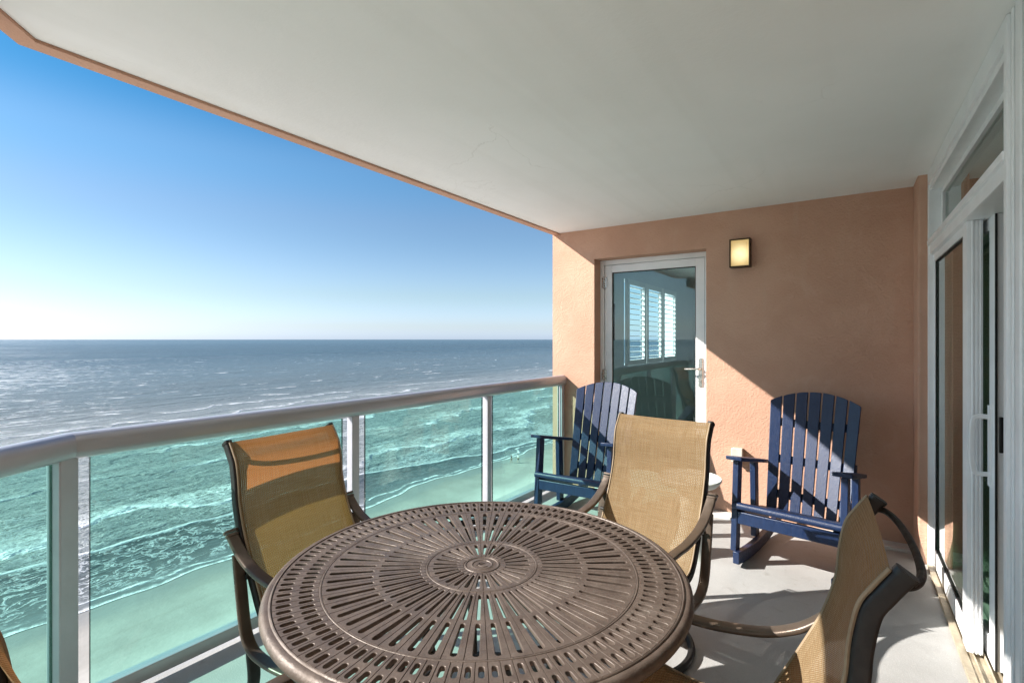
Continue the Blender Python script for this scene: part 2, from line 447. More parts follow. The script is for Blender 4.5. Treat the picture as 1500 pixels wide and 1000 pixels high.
    return t.done(mx)
M['sea'] = sea_mat()

def foam_mat():
    t = NT("wake foam")
    n = t.noise(t.mapping(t.pos(), (0.05, 0.05, 1)), 1.0, 4)
    return t.done(t.pbr(t.mix(n, (0.6, 0.65, 0.68), (0.8, 0.82, 0.83)), 0.8))
M['foam'] = foam_mat()

def lamp_mat():
    t = NT("lit amber lamp glass")
    p = t.obj()
    n = t.noise(p, 40, 4, 0.6)
    d = t.n("VectorMath", operation='DISTANCE'); t.put(d.inputs[0], p); d.inputs[1].default_value = (0.005, -0.05, -0.01)
    g = t.ramp(d.outputs["Value"], 0.13, 0.0)
    c = t.mix(g, (0.95, 0.62, 0.20), (1.0, 0.88, 0.52))
    c = t.mix(t.ramp(n, 0.4, 0.7, 0, 0.35), c, (0.9, 0.6, 0.25))
    b = t.pbr((0.7, 0.55, 0.3), 0.4)
    t.put(b.inputs["Emission Color"], c)
    t.put(b.inputs["Emission Strength"], t.ramp(g, 0, 1, 0.13, 0.36))
    return t.done(b)
M['lamp'] = lamp_mat()

# ------------------------------------------------------------------ mesh helpers
def catmull(pts, n=8):
    P = [Vector(p) for p in pts]
    out = []
    for i in range(len(P) - 1):
        p0 = P[i - 1] if i else P[0] * 2 - P[1]
        p1, p2 = P[i], P[i + 1]
        p3 = P[i + 2] if i + 2 < len(P) else P[-1] * 2 - P[-2]
        for k in range(n):
            s = k / n
            out.append(0.5 * ((2 * p1) + (p2 - p0) * s + (2 * p0 - 5 * p1 + 4 * p2 - p3) * s * s + (3 * p1 - p0 - 3 * p2 + p3) * s ** 3))
    out.append(P[-1])
    return out

def rrect(w, h, r, n=4):
    """rounded rectangle cross section, counter clockwise"""
    out = []
    for cx, cy, a in ((w / 2 - r, h / 2 - r, 0), (-w / 2 + r, h / 2 - r, 90), (-w / 2 + r, -h / 2 + r, 180), (w / 2 - r, -h / 2 + r, 270)):
        for k in range(n + 1):
            t = R(a + 90 * k / n)
            out.append((cx + r * math.cos(t), cy + r * math.sin(t)))
    return out

def circ(r, n=12, ry=None):
    ry = ry or r
    return [(r * math.cos(2 * math.pi * k / n), ry * math.sin(2 * math.pi * k / n)) for k in range(n)]

class MB:
    def __init__(self):
        self.b = bmesh.new()
    def face(self, pts):
        vs = [self.b.verts.new(p) for p in pts]
        return self.b.faces.new(vs)
    def box(self, x0, x1, y0, y1, z0, z1, mat=None):
        vs = [self.b.verts.new((x, y, z)) for x in (x0, x1) for y in (y0, y1) for z in (z0, z1)]
        if mat is not None:
            for v in vs: v.co = mat @ v.co
        for f in ((0, 1, 3, 2), (4, 6, 7, 5), (0, 4, 5, 1), (2, 3, 7, 6), (0, 2, 6, 4), (1, 5, 7, 3)):
            self.b.faces.new([vs[i] for i in f])
        return self
    def prism(self, poly, f0, f1):
        """poly: list of 2D points, f0/f1 map a 2D point to 3D for both caps"""
        a = [self.b.verts.new(f0(*q)) for q in poly]
        c = [self.b.verts.new(f1(*q)) for q in poly]
        n = len(poly)
        self.b.faces.new(a); self.b.faces.new(list(reversed(c)))
        for i in range(n):
            j = (i + 1) % n
            self.b.faces.new((a[j], a[i], c[i], c[j]))
        return self
    def sweep(self, path, sec, up=(0, 0, 1), cap=True, closed=False, scale=None):
        P = [Vector(p) for p in path]
        up = Vector(up)
        rings = []
        n = len(P)
        for i in range(n):
            if closed: d = P[(i + 1) % n] - P[i - 1]
            else: d = P[min(i + 1, n - 1)] - P[max(i - 1, 0)]
            d.normalize()
            x = up.cross(d)
            if x.length < 1e-5: x = Vector((1, 0, 0))
            x.normalize()
            yv = d.cross(x)
            k = scale[i] if scale else 1.0
            rings.append([self.b.verts.new(P[i] + x * (a * k) + yv * (b * k)) for a, b in sec])
        m = len(sec)
        for i in range(n if closed else n - 1):
            A, B = rings[i], rings[(i + 1) % n]
            for j in range(m):
                k = (j + 1) % m
                self.b.faces.new((A[j], A[k], B[k], B[j]))
        if cap and not closed:
            self.b.faces.new(list(reversed(rings[0])))
            self.b.faces.new(rings[-1])
        return self
    def lathe(self, prof, c=(0, 0), n=64, close=False):
        rings = []
        for r, z in prof:
            if r < 1e-6:
                rings.append([self.b.verts.new((c[0], c[1], z))])
            else:
                rings.append([self.b.verts.new((c[0] + r * math.cos(2 * math.pi * k / n), c[1] + r * math.sin(2 * math.pi * k / n), z)) for k in range(n)])
        pairs = list(zip(rings[:-1], rings[1:]))
        if close: pairs.append((rings[-1], rings[0]))
        for A, B in pairs:
            for k in range(n):
                j = (k + 1) % n
                if len(A) == 1 and len(B) == 1: continue
                if len(A) == 1: self.b.faces.new((A[0], B[k], B[j]))
                elif len(B) == 1: self.b.faces.new((A[k], B[0], A[j]))
                else: self.b.faces.new((A[k], B[k], B[j], A[j]))
        return self
    def build(self, name, mat, parent=None, bevel=0.0, smooth=35, world=True, fix=True):
        if fix: bmesh.ops.recalc_face_normals(self.b, faces=self.b.faces)
        me = bpy.data.meshes.new(name)
        if parent is not None and world:
            mw = Matrix.Translation(parent_loc(parent)) @ parent_rot(parent)
            bmesh.ops.transform(self.b, matrix=mw.inverted(), verts=self.b.verts)
        self.b.to_mesh(me); self.b.free()
        o = bpy.data.objects.new(name, me)
        COL.objects.link(o)
        if mat is not None: me.materials.append(mat)
        if smooth:
            for f in me.polygons: f.use_smooth = True
            me.set_sharp_from_angle(angle=R(smooth))
        if parent is not None: o.parent = parent
        if bevel:
            md = o.modifiers.new("Bevel", 'BEVEL')
            md.width = bevel; md.segments = 2; md.limit_method = 'ANGLE'; md.angle_limit = R(40)
        return o

def parent_loc(p):
    v = Vector((0, 0, 0))
    if p.parent: return parent_loc(p.parent) + parent_rot(p.parent) @ p.location
    return p.location.copy()
def parent_rot(p):
    r = p.rotation_euler.to_matrix().to_4x4()
    if p.parent: return parent_rot(p.parent) @ r
    return r

def tag(o, label=None, cat=None, group=None, kind=None):
    if label: o['label'] = label
    if cat: o['category'] = cat
    if group: o['group'] = group
    if kind: o['kind'] = kind
    return o
def thing(name, label, cat, loc=(0, 0, 0), rz=0.0, group=None):
    o = bpy.data.objects.new(name, None)
    o.empty_display_size = 0.1
    COL.objects.link(o)
    o.location = loc
    o.rotation_euler = (0, 0, rz)
    return tag(o, label, cat, group)
def struct(o): return tag(o, kind='structure')
def copy_tree(o, parent=None):
    c = o.copy()
    COL.objects.link(c)
    c.parent = parent
    for ch in [x for x in bpy.data.objects if x.parent == o]:
        copy_tree(ch, c)
    return c

# ------------------------------------------------------------------ main dimensions (metres, floor = 0)
CEIL = 2.457
D = 4.3575                                   # end wall plane
SEA = 1.4175 - 27.0
bend = Vector((-2.40, 0.64))
ang = Vector((0.134, -0.208)).normalized()   # the railing turns in here
def xr(y): return -2.40 + (y - 0.64) * 0.027

# ------------------------------------------------------------------ sea and beach
def shore(y):
    s = -63.6
    s += 1.3 * math.sin(y * 0.052 + 0.6) + 0.9 * math.sin(y * 0.131 + 2.0) + 0.45 * math.sin(y * 0.33 + 0.7) + 0.2 * math.sin(y * 0.83)
    return s
def shore_sheet(name, mat, us, ys, zf, sign):
    bm = bmesh.new()
    uvl = bm.loops.layers.uv.new("UVMap")
    grid = []
    for y in ys:
        damp = 1.0 if -200 < y < 400 else 0.0
        row = []
        for u in us:
            x = (shore(y) if damp else -63.6) + sign * u
            row.append((bm.verts.new((x, y, zf(u))), u, y))
        grid.append(row)
    for i in range(len(ys) - 1):
        for j in range(len(us) - 1):
            q = (grid[i][j], grid[i][j + 1], grid[i + 1][j + 1], grid[i + 1][j])
            f = bm.faces.new([v[0] for v in q])
            for l, v in zip(f.loops, q): l[uvl].uv = (v[1], v[2])
    bmesh.ops.recalc_face_normals(bm, faces=bm.faces)
    me = bpy.data.meshes.new(name)
    bm.to_mesh(me); bm.free()
    if me.polygons[0].normal.z < 0: me.flip_normals()
    me.materials.append(mat)
    for f in me.polygons: f.use_smooth = True
    o = bpy.data.objects.new(name, me)
    COL.objects.link(o)
    return struct(o)
ys = [-60000, -8000, -1500, -400, -205] + [-199 + 0.75 * k for k in range(0, 800)] + [405, 900, 3000, 12000, 60000]
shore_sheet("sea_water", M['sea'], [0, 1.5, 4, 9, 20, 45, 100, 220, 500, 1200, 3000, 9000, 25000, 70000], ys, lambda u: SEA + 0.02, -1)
ys2 = [-60000, -1500, -205] + [-199 + 0.75 * k for k in range(0, 800)] + [405, 3000, 60000]
shore_sheet("beach_sand", M['sand'], [-6, 0, 3, 8, 16, 30, 50, 500, 4000], ys2, lambda u: SEA + (0.02 if u > 0 else -0.02) * min(abs(u), 30) ** 0.8, 1)

# ------------------------------------------------------------------ balcony floor and ceiling
def outline(off_x, y_bend, d, y_far, run=0.22):
    """plan outline of a slab: straight side, angled corner, straight back"""
    a = (off_x, y_far)
    b = (off_x, y_bend)
    c = (off_x + d[0] * run, y_bend + d[1] * run)
    return [(0.47, y_far), a, b, c, (c[0], -6.0), (0.47, -6.0)]
fl = MB().prism(outline(-2.583, 0.70, (0.541, -0.841), D, 0.33), lambda x, y: (x, y, 0.0), lambda x, y: (x, y, -0.2))
struct(fl.build("balcony_floor", M['floor'], smooth=0))
cd = (0.74, -0.67)
cl = MB().prism(outline(-2.335, 0.535, cd, D), lambda x, y: (x, y, CEIL), lambda x, y: (x, y, CEIL + 0.25))
struct(cl.build("balcony_ceiling", M['ceiling'], smooth=0))
ed = MB()
po = outline(-2.402, 0.505, cd, D); pi = outline(-2.337, 0.535, cd, D)
for i in (1, 2, 3):
    a, b, c, d = po[i], po[i + 1], pi[i + 1], pi[i]
    lo, hi = CEIL - (0.150 if i == 3 else 0.012), CEIL + 0.25   # unseen side return made deeper, added to shade the right-hand chair
    for q in (((*a, lo), (*b, lo), (*c, lo), (*d, lo)), ((*a, lo), (*a, hi), (*b, hi), (*b, lo)), ((*d, lo), (*c, lo), (*c, hi), (*d, hi))):
        ed.face(q)
bmesh.ops.remove_doubles(ed.b, verts=ed.b.verts, dist=1e-4)
o = ed.build("slab_edge", M['stucco'], smooth=0)
tag(o, "peach stucco edge strip along the open side of the white ceiling", "slab edge")

# ------------------------------------------------------------------ end wall
ew = thing("end_wall", "peach textured stucco wall closing the far end of the balcony", "wall", (-1.0, D, 0))
w = MB()
w.box(-2.412, -1.967, D, D + 0.22, -0.2, CEIL + 0.25)
w.box(-0.962, 0.62, D, D + 0.22, -0.2, CEIL + 0.25)
w.box(-1.967, -0.962, D, D + 0.22, 2.172, CEIL + 0.25)
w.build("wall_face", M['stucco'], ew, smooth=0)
MB().box(0.385, 0.62, 4.085, D, -0.05, CEIL + 0.1).build("pilaster", M['stucco'], ew, bevel=0.012)
lg = MB().box(-2.30, 0.384, D - 0.125, D - 0.001, -0.02, 0.022)
lg.build("base_ledge", M['ledge'], ew, bevel=0.006)
MB().box(-1.966, -0.963, D + 0.0, D + 0.22, -0.05, 0.045).build("door_sill", M['ledge'], ew, bevel=0.006)

# ------------------------------------------------------------------ railing
rl = thing("balcony_railing", "glass balcony railing with teal panels and rounded satin metal top rail", "railing", (-2.38, 0.64, 0))
sec = rrect(0.086, 0.098, 0.036, 6)
zc = 1.071 - 0.049
far_end = (xr(D), D - 0.001)
bend2 = bend + ang * 0.31
a_end = Vector((bend2.x, -6.0))
d1 = Vector((far_end[0] - bend.x, far_end[1] - bend.y)).normalized()
def rail_run(p0, p1, n0, n1):
    """straight piece of top rail, its ends cut on the planes with normals n0 and n1"""
    p0, p1 = Vector(p0), Vector(p1)
    dv = (p1 - p0).normalized()
    side = Vector((dv.y, -dv.x))
    m = MB(); rings = []
    for p, n in ((p0, n0), (p1, n1)):
        ring = []
        for a, b in sec:
            q = p + side * a
            q = q + dv * ((p - q).dot(n) / dv.dot(n))
            ring.append(m.b.verts.new((q.x, q.y, zc + b)))
        rings.append(ring)
    k = len(sec)
    for j in range(k):
        m.b.faces.new((rings[0][j], rings[0][(j + 1) % k], rings[1][(j + 1) % k], rings[1][j]))
    m.b.faces.new(rings[0]); m.b.faces.new(rings[1])
    m.build("top_rail", M['rail'], rl)
d3 = Vector((0, 1))
nA = (d1 - ang).normalized(); nB = (d3 - ang).normalized()
rail_run(far_end, bend, d1, nA)
rail_run(bend, bend2, nA, nB)
rail_run(bend2, a_end, nB, d3)
def frame2(p, d):
    """matrix with local x = inward normal, y = along d"""
    d = Vector(d).normalized()
    return Matrix.Translation((p[0], p[1], 0)) @ Matrix(((d.y, d.x, 0, 0), (-d.x, d.y, 0, 0), (0, 0, 1, 0), (0, 0, 0, 1)))
def post(p, d, wx=0.05, wy=0.05, name="post"):
    m = MB().box(-wx / 2, wx / 2, -wy / 2, wy / 2, -0.02, zc - 0.03, frame2(p, d))
    m.build(name, M['post'], rl, bevel=0.004)
for y in (1.905, 3.16, 4.322):
    post((xr(y), y), d1)
post((bend.x + 0.015, bend.y - 0.02), -ang, 0.050, 0.078)
post(bend2 + Vector((0.01, -0.01)), d3)
for y in (-1.1, -2.6, -4.1, -5.6):
    post((bend2.x, y), d3)
def panel(p0, p1, inset=-0.006):
    p0, p1 = Vector(p0), Vector(p1)
    d = p1 - p0
    F = frame2(p0, d)
    L = d.length
    g = MB().box(inset - 0.005, inset + 0.005, 0, L, 0.075, zc - 0.045, F).build("glass_panel", M['railglass'], rl, smooth=0)
    for s in (-0.0022, L + 0.0004):
        MB().box(inset - 0.0052, inset + 0.0052, s, s + 0.0018, 0.075, zc - 0.045, F).build("glass_edge", M['edgeglass'], g, smooth=0)
panel((xr(.705), .705), (xr(1.832), 1.832))
panel((xr(1.993), 1.993), (xr(3.10), 3.10))
panel((xr(3.235), 3.235), (xr(4.285), 4.285))
panel(bend + ang * 0.275, bend + ang * 0.065)
for y in (-1.1, -2.6, -4.1, -5.6):
    panel((bend2.x, y + 0.06), (bend2.x, min(y + 1.44, 0.30)))
def bottom_rail(p0, p1):
    p0, p1 = Vector(p0), Vector(p1)
    d = p1 - p0
    m = MB().box(-0.030, 0.022, 0, d.length, 0.030, 0.086, frame2(p0, d))
    m.build("bottom_rail", M['rail'], rl, bevel=0.004)
bottom_rail((xr(.69), .69), (xr(1.878), 1.878))
bottom_rail((xr(1.932), 1.932), (xr(3.133), 3.133))
bottom_rail((xr(3.187), 3.187), (xr(4.295), 4.295))
bottom_rail(bend + ang * 0.285, bend + ang * 0.05)
for y in (-1.1, -2.6, -4.1, -5.6):
    bottom_rail((bend2.x, y + 0.026), (bend2.x, min(y + 1.47, 0.33)))

# ------------------------------------------------------------------ glass door in the end wall
gd = thing("glass_door", "white framed glass door with lever handle in the peach end wall", "door", (-1.465, D + 0.16, 0))
DY = D + 0.135
x0, x1, ztop = -1.966, -0.963, 2.171
f = MB()
f.box(x0, x0 + 0.040, DY, DY + 0.075, 0.045, ztop)
f.box(x1 - 0.040, x1, DY, DY + 0.075, 0.045, ztop)
f.box(x0 + 0.040, x1 - 0.040, DY, DY + 0.075, ztop - 0.045, ztop)
f.build("door_frame", M['white'], gd, bevel=0.003)
lx0, lx1, lz0, lz1 = x0 + 0.045, x1 - 0.045, 0.055, ztop - 0.05
lf = MB()
sw_ = 0.072
lf.box(lx0, lx0 + sw_, DY + 0.008, DY + 0.055, lz0, lz1)
lf.box(lx1 - sw_, lx1, DY + 0.008, DY + 0.055, lz0, lz1)
lf.box(lx0 + sw_, lx1 - sw_, DY + 0.008, DY + 0.055, lz1 - 0.068, lz1)
lf.box(lx0 + sw_, lx1 - sw_, DY + 0.008, DY + 0.055, lz0, lz0 + 0.16)
leaf = lf.build("door_leaf", M['white'], gd, bevel=0.003)
MB().box(lx0 + sw_, lx1 - sw_, DY + 0.030, DY + 0.036, lz0 + 0.16, lz1 - 0.068).build("glass_pane", M['doorglass'], leaf, smooth=0)
gk = MB()
a0, a1, b0, b1 = lx0 + sw_, lx1 - sw_, lz0 + 0.16, lz1 - 0.068
gk.box(a0, a0 + 0.008, DY + 0.018, DY + 0.0295, b0, b1); gk.box(a1 - 0.008, a1, DY + 0.018, DY + 0.0295, b0, b1)
gk.box(a0 + 0.008, a1 - 0.008, DY + 0.018, DY + 0.0295, b1 - 0.008, b1); gk.box(a0 + 0.008, a1 - 0.008, DY + 0.018, DY + 0.0295, b0, b0 + 0.008)
gk.build("gasket", M['gasket'], leaf, smooth=0)
hx = lx1 - 0.030
hp = MB().box(hx - 0.018, hx + 0.018, DY - 0.004, DY + 0.008, 1.01, 1.258).build("handle_plate", M['steel'], gd, bevel=0.003)
hl = MB().sweep(catmull([(hx, DY, 1.165), (hx, DY - 0.045, 1.165), (hx - 0.02, DY - 0.056, 1.165), (hx - 0.12, DY - 0.052, 1.16)], 6), circ(0.009, 10))
hl.build("lever", M['steel'], hp)
MB().lathe([(0.0, 0.012), (0.011, 0.012), (0.011, 0.0), (0, 0)], n=16).build("lock_cylinder", M['steel'], hp, world=False).matrix_local = Matrix.Translation(Vector((hx, DY - 0.004, 1.06)) - parent_loc(gd)) @ Matrix.Rotation(R(90), 4, 'X')
for z in (1.96, 1.08, 0.3):
    h = MB()
    h.sweep([(x0 + 0.043, DY - 0.006, z - 0.055), (x0 + 0.043, DY - 0.006, z + 0.055)], circ(0.009, 10), up=(0, 1, 0))
    h.box(x0 + 0.02, x0 + 0.066, DY - 0.0025, DY - 0.0005, z - 0.05, z + 0.05)
    h.build("hinge", M['steel'], gd)

# ------------------------------------------------------------------ wall lamp
wl = thing("wall_lamp", "small rectangular wall lamp with black frame and lit amber glass", "lamp", (-0.694, D, 2.10))
lw, lh, ld = 0.076, 0.112, 0.075
m = MB()
for s in (-1, 1):
    m.box(min(s * lw, s * (lw - 0.010)), max(s * lw, s * (lw - 0.010)), -ld, 0, -lh, lh)
m.box(-lw + 0.010, lw - 0.010, -ld, 0, lh - 0.010, lh); m.box(-lw + 0.010, lw - 0.010, -ld, 0, -lh, -lh + 0.010)
m.build("lamp_frame", M['lampframe'], wl, bevel=0.002, world=False)
g = MB().box(-lw + 0.010, lw - 0.010, -ld + 0.012, -ld + 0.020, -lh + 0.010, lh - 0.010)
lg_ = g.build("lamp_glass", M['lamp'], wl, bevel=0.002, world=False)
MB().box(-lw + 0.026, lw - 0.026, -ld + 0.006, -ld + 0.0118, -lh + 0.030, lh - 0.030).build("raised_panel", M['lamp'], lg_, bevel=0.003, world=False)
MB().box(-lw + 0.010, lw - 0.010, -0.008, -0.001, -lh + 0.010, lh - 0.010).build("back_plate", M['black'], wl, world=False)

# ------------------------------------------------------------------ outlet box
ob = thing("outlet_box", "small grey weatherproof outlet box on the peach wall near the floor", "outlet", (-0.716, D, 0.50))
MB().box(-0.038, 0.038, -0.062, 0, -0.052, 0.052).build("box_body", M['outlet'], ob, bevel=0.005, world=False)
MB().box(-0.041, 0.041, -0.074, -0.063, -0.056, 0.056).build("cover", M['outlet'], ob, bevel=0.004, world=False)

# ------------------------------------------------------------------ sliding door assembly in the right wall
sd = thing("sliding_glass_door", "white aluminium sliding glass door with transom window along the right side", "sliding door", (0.48, 3.1, 0))
fr = MB()
YE, YN = 4.083, 2.24
fr.box(0.431, 0.600, 4.040, YE, 0.0, CEIL - 0.001)                      # far jamb
fr.box(0.428, 0.600, YN, 4.040, 2.375, CEIL - 0.001)                    # head casing
fr.box(0.436, 0.600, YN, 4.040, 1.945, 2.000)                          # bar between door and transom
fr.box(0.424, 0.600, YN, 4.040, 2.000, 2.030)                          # ledge on the bar
fr.box(0.440, 0.600, YN, 4.040, 2.345, 2.375)
fr.build("door_frame", M['white'], sd, bevel=0.003)
jm = MB()
jm.box(0.440, 0.62, 2.150, YN, 0.0, CEIL - 0.001)
jm.box(0.428, 0.44, 2.205, YN + 0.004, 0.0, CEIL - 0.003)
jm.box(0.434, 0.44, 2.165, 2.185, 0.0, CEIL - 0.003)
jm.box(0.440, 0.62, 1.960, 2.146, 0.0, CEIL - 0.002)
jm.box(0.432, 0.44, 2.08, 2.13, 0.0, CEIL - 0.004)
jm.build("near_jamb", M['white'], sd, bevel=0.003)
# transom sash
ts = MB()
ts.box(0.492, 0.530, 4.000, 4.039, 2.031, 2.344); ts.box(0.492, 0.530, YN, 4.000, 2.312, 2.344)
ts.box(0.492, 0.530, YN, 4.000, 2.031, 2.058)
sash = ts.build("transom_sash", M['white'], sd, bevel=0.002)
MB().box(0.508, 0.514, YN, 4.000, 2.058, 2.312).build("transom_glass", M['slideglass'], sash, smooth=0)
# fixed panel
fp = MB()
fp.box(0.450, 0.504, 2.980, 3.075, 0.030, 1.944)
fp.box(0.456, 0.504, 3.075, 4.039, 1.900, 1.944); fp.box(0.456, 0.504, 3.075, 4.039, 0.030, 0.125)
fp.box(0.458, 0.504, 4.012, 4.039, 0.125, 1.900)
for k in range(3):
    fp.box(0.466 + 0.013 * k, 0.471 + 0.013 * k, 2.972, 2.98, 0.031, 1.943)
pan = fp.build("fixed_panel", M['white'], sd, bevel=0.002)
MB().box(0.470, 0.476, 3.075, 4.012, 0.125, 1.900).build("glass_pane", M['slideglass'], pan, smooth=0)
gk = MB()
gk.box(0.462, 0.469, 4.004, 4.0115, 0.125, 1.900); gk.box(0.462, 0.469, 3.0755, 4.004, 1.892, 1.8995); gk.box(0.462, 0.469, 3.0755, 4.004, 0.1255, 0.132)
gk.build("gasket", M['gasket'], pan, smooth=0)
# sliding panel, slid open behind the fixed one
sp = MB()
sp.box(0.520, 0.5515, 2.868, 2.960, 0.030, 1.944)
sp.box(0.520, 0.5515, 2.960, 3.90, 1.890, 1.944); sp.box(0.520, 0.5515, 2.960, 3.90, 0.030, 0.13)
sp.box(0.520, 0.5515, 3.90, 3.98, 0.030, 1.944)
slp = sp.build("sliding_panel", M['white'], sd, bevel=0.002)
MB().box(0.533, 0.539, 2.960, 3.90, 0.13, 1.890).build("glass_pane", M['slideglass'], slp, smooth=0)
MB().box(0.521, 0.5285, 2.862, 2.8675, 0.031, 1.943).build("weather_strip", M['gasket'], slp, smooth=0)
ha = MB().sweep(catmull([(0.515, 2.925, 1.085), (0.478, 2.925, 1.085), (0.462, 2.925, 1.060), (0.458, 2.925, 0.96), (0.462, 2.925, 0.865), (0.478, 2.925, 0.840), (0.515, 2.925, 0.840)], 6), rrect(0.020, 0.014, 0.005, 3), up=(0, 1, 0))
ha.box(0.511, 0.5195, 2.908, 2.942, 0.79, 1.135)
ha.build("pull_handle", M['white'], slp)
lk = MB().box(0.533, 0.547, 2.860, 2.8675, 0.945, 1.095)
lk.build("lock_plate", M['black'], slp, bevel=0.004)
tk = MB()
tk.box(0.425, 0.455, 2.15, 4.04, -0.01, 0.018); tk.box(0.455, 0.62, 2.15, 4.04, -0.01, 0.012)
tk.box(0.470, 0.476, 2.15, 4.04, 0.012, 0.026); tk.box(0.508, 0.514, 2.15, 4.04, 0.012, 0.029); tk.box(0.556, 0.562, 2.15, 4.04, 0.012, 0.029)
tk.build("floor_track", M['threshold'], sd, bevel=0.002)

# ------------------------------------------------------------------ rooms behind the glass
rm = MB()
zz0, zz1 = 0.0, 2.45
# living room
lvx = 5.2
for q in (((0.62, -2, zz1), (lvx, -2, zz1), (lvx, 4.9, zz1), (0.62, 4.9, zz1)),
          ((lvx, -2, 0), (lvx, 4.9, 0), (lvx, 4.9, zz1), (lvx, -2, zz1)),
          ((0.62, 4.9, 0), (lvx, 4.9, 0), (lvx, 4.9, zz1), (0.62, 4.9, zz1)),
          ((0.62, -2, 0), (lvx, -2, 0), (lvx, -2, zz1), (0.62, -2, zz1)),
          ((0.62, 4.04, 0), (0.62, 4.9, 0), (0.62, 4.9, zz1), (0.62, 4.04, zz1)),):
    rm.face(q)
struct(rm.build("living_room_walls", M['roomwall'], smooth=0, fix=False))
r2 = MB(); r2.face(((0.62, -2, 0.005), (lvx, -2, 0.005), (lvx, 4.9, 0.005), (0.62, 4.9, 0.005)))
struct(r2.build("living_room_floor", M['roomfloor'], smooth=0, fix=False))
# facade beside the door, behind the camera
fw = MB().box(0.441, 0.62, -6.0, 1.958, 0.0, CEIL - 0.002)
tag(fw.build("facade_wall", M['stucco'], smooth=0), "peach stucco facade wall beside the sliding door at the near end", "wall")
# bedroom behind the end wall: window wall towards the sea has a shuttered window
bx0, bx1, by0, by1 = -2.25, 1.5, D + 0.22, 9.2
wy0, wy1, wz0, wz1 = 5.86, 8.02, 1.10, 2.16
b = MB()
b.face(((bx0, by0, zz1), (bx1, by0, zz1), (bx1, by1, zz1), (bx0, by1, zz1)))
b.face(((bx0, by1, 0), (bx1, by1, 0), (bx1, by1, zz1), (bx0, by1, zz1)))
b.face(((bx1, by0, 0), (bx1, by1, 0), (bx1, by1, zz1), (bx1, by0, zz1)))
b.box(bx0 - 0.15, bx0, by0, wy0, 0, zz1); b.box(bx0 - 0.15, bx0, wy1, by1, 0, zz1)
b.box(bx0 - 0.15, bx0, wy0, wy1, 0, wz0); b.box(bx0 - 0.15, bx0, wy0, wy1, wz1, zz1)
struct(b.build("bedroom_walls", M['roomwall'], smooth=0, fix=False))
b = MB(); b.face(((bx0, by0, 0.005), (bx1, by0, 0.005), (bx1, by1, 0.005), (bx0, by1, 0.005)))
struct(b.build("bedroom_floor", M['roomfloor'], smooth=0, fix=False))
sh = thing("window_shutters", "white plantation shutters on the bright bedroom window seen through the glass door", "shutters", (bx0, 6.94, wz0))
pw = (wy1 - wy0) / 3
for k in range(3):
    p0 = wy0 + pw * k + 0.01; p1 = p0 + pw - 0.02
    fpm = MB()
    fpm.box(bx0 + 0.005, bx0 + 0.04, p0, p0 + 0.075, wz0, wz1); fpm.box(bx0 + 0.005, bx0 + 0.04, p1 - 0.075, p1, wz0, wz1)
    fpm.box(bx0 + 0.005, bx0 + 0.04, p0 + 0.075, p1 - 0.075, wz0, wz0 + 0.06); fpm.box(bx0 + 0.005, bx0 + 0.04, p0 + 0.075, p1 - 0.075, wz1 - 0.06, wz1)
    nl = 14
    for i in range(nl):
        z = wz0 + 0.06 + (wz1 - wz0 - 0.12) * (i + 0.5) / nl
        T = Matrix.Translation((bx0 + 0.022, 0, z)) @ Matrix.Rotation(R(3), 4, 'Y')
        fpm.box(-0.026, 0.026, p0 + 0.076, p1 - 0.076, -0.004, 0.004, T)
    ym = (p0 + p1) / 2 + 0.08
    fpm.box(bx0 + 0.058, bx0 + 0.066, ym - 0.006, ym + 0.006, wz0 + 0.1, wz1 - 0.1)
    fpm.build("shutter_panel", M['shutter'], sh, smooth=0)
pc = thing("framed_picture", "small framed picture on the bedroom wall behind the glass door", "picture", (bx0, 5.35, 1.62))
m = MB()
for a_, b_, c_, d_ in ((-.16, .16, .19, .21), (-.16, .16, -.21, -.19), (-.16, -.14, -.19, .19), (.14, .16, -.19, .19)):
    m.box(0.001, 0.025, a_, b_, c_, d_)
m.build("picture_frame", M['roomdark'], pc, world=False)
MB().box(0.001, 0.012, -0.14, 0.14, -0.19, 0.19).build("print", M['picture'], pc, world=False)

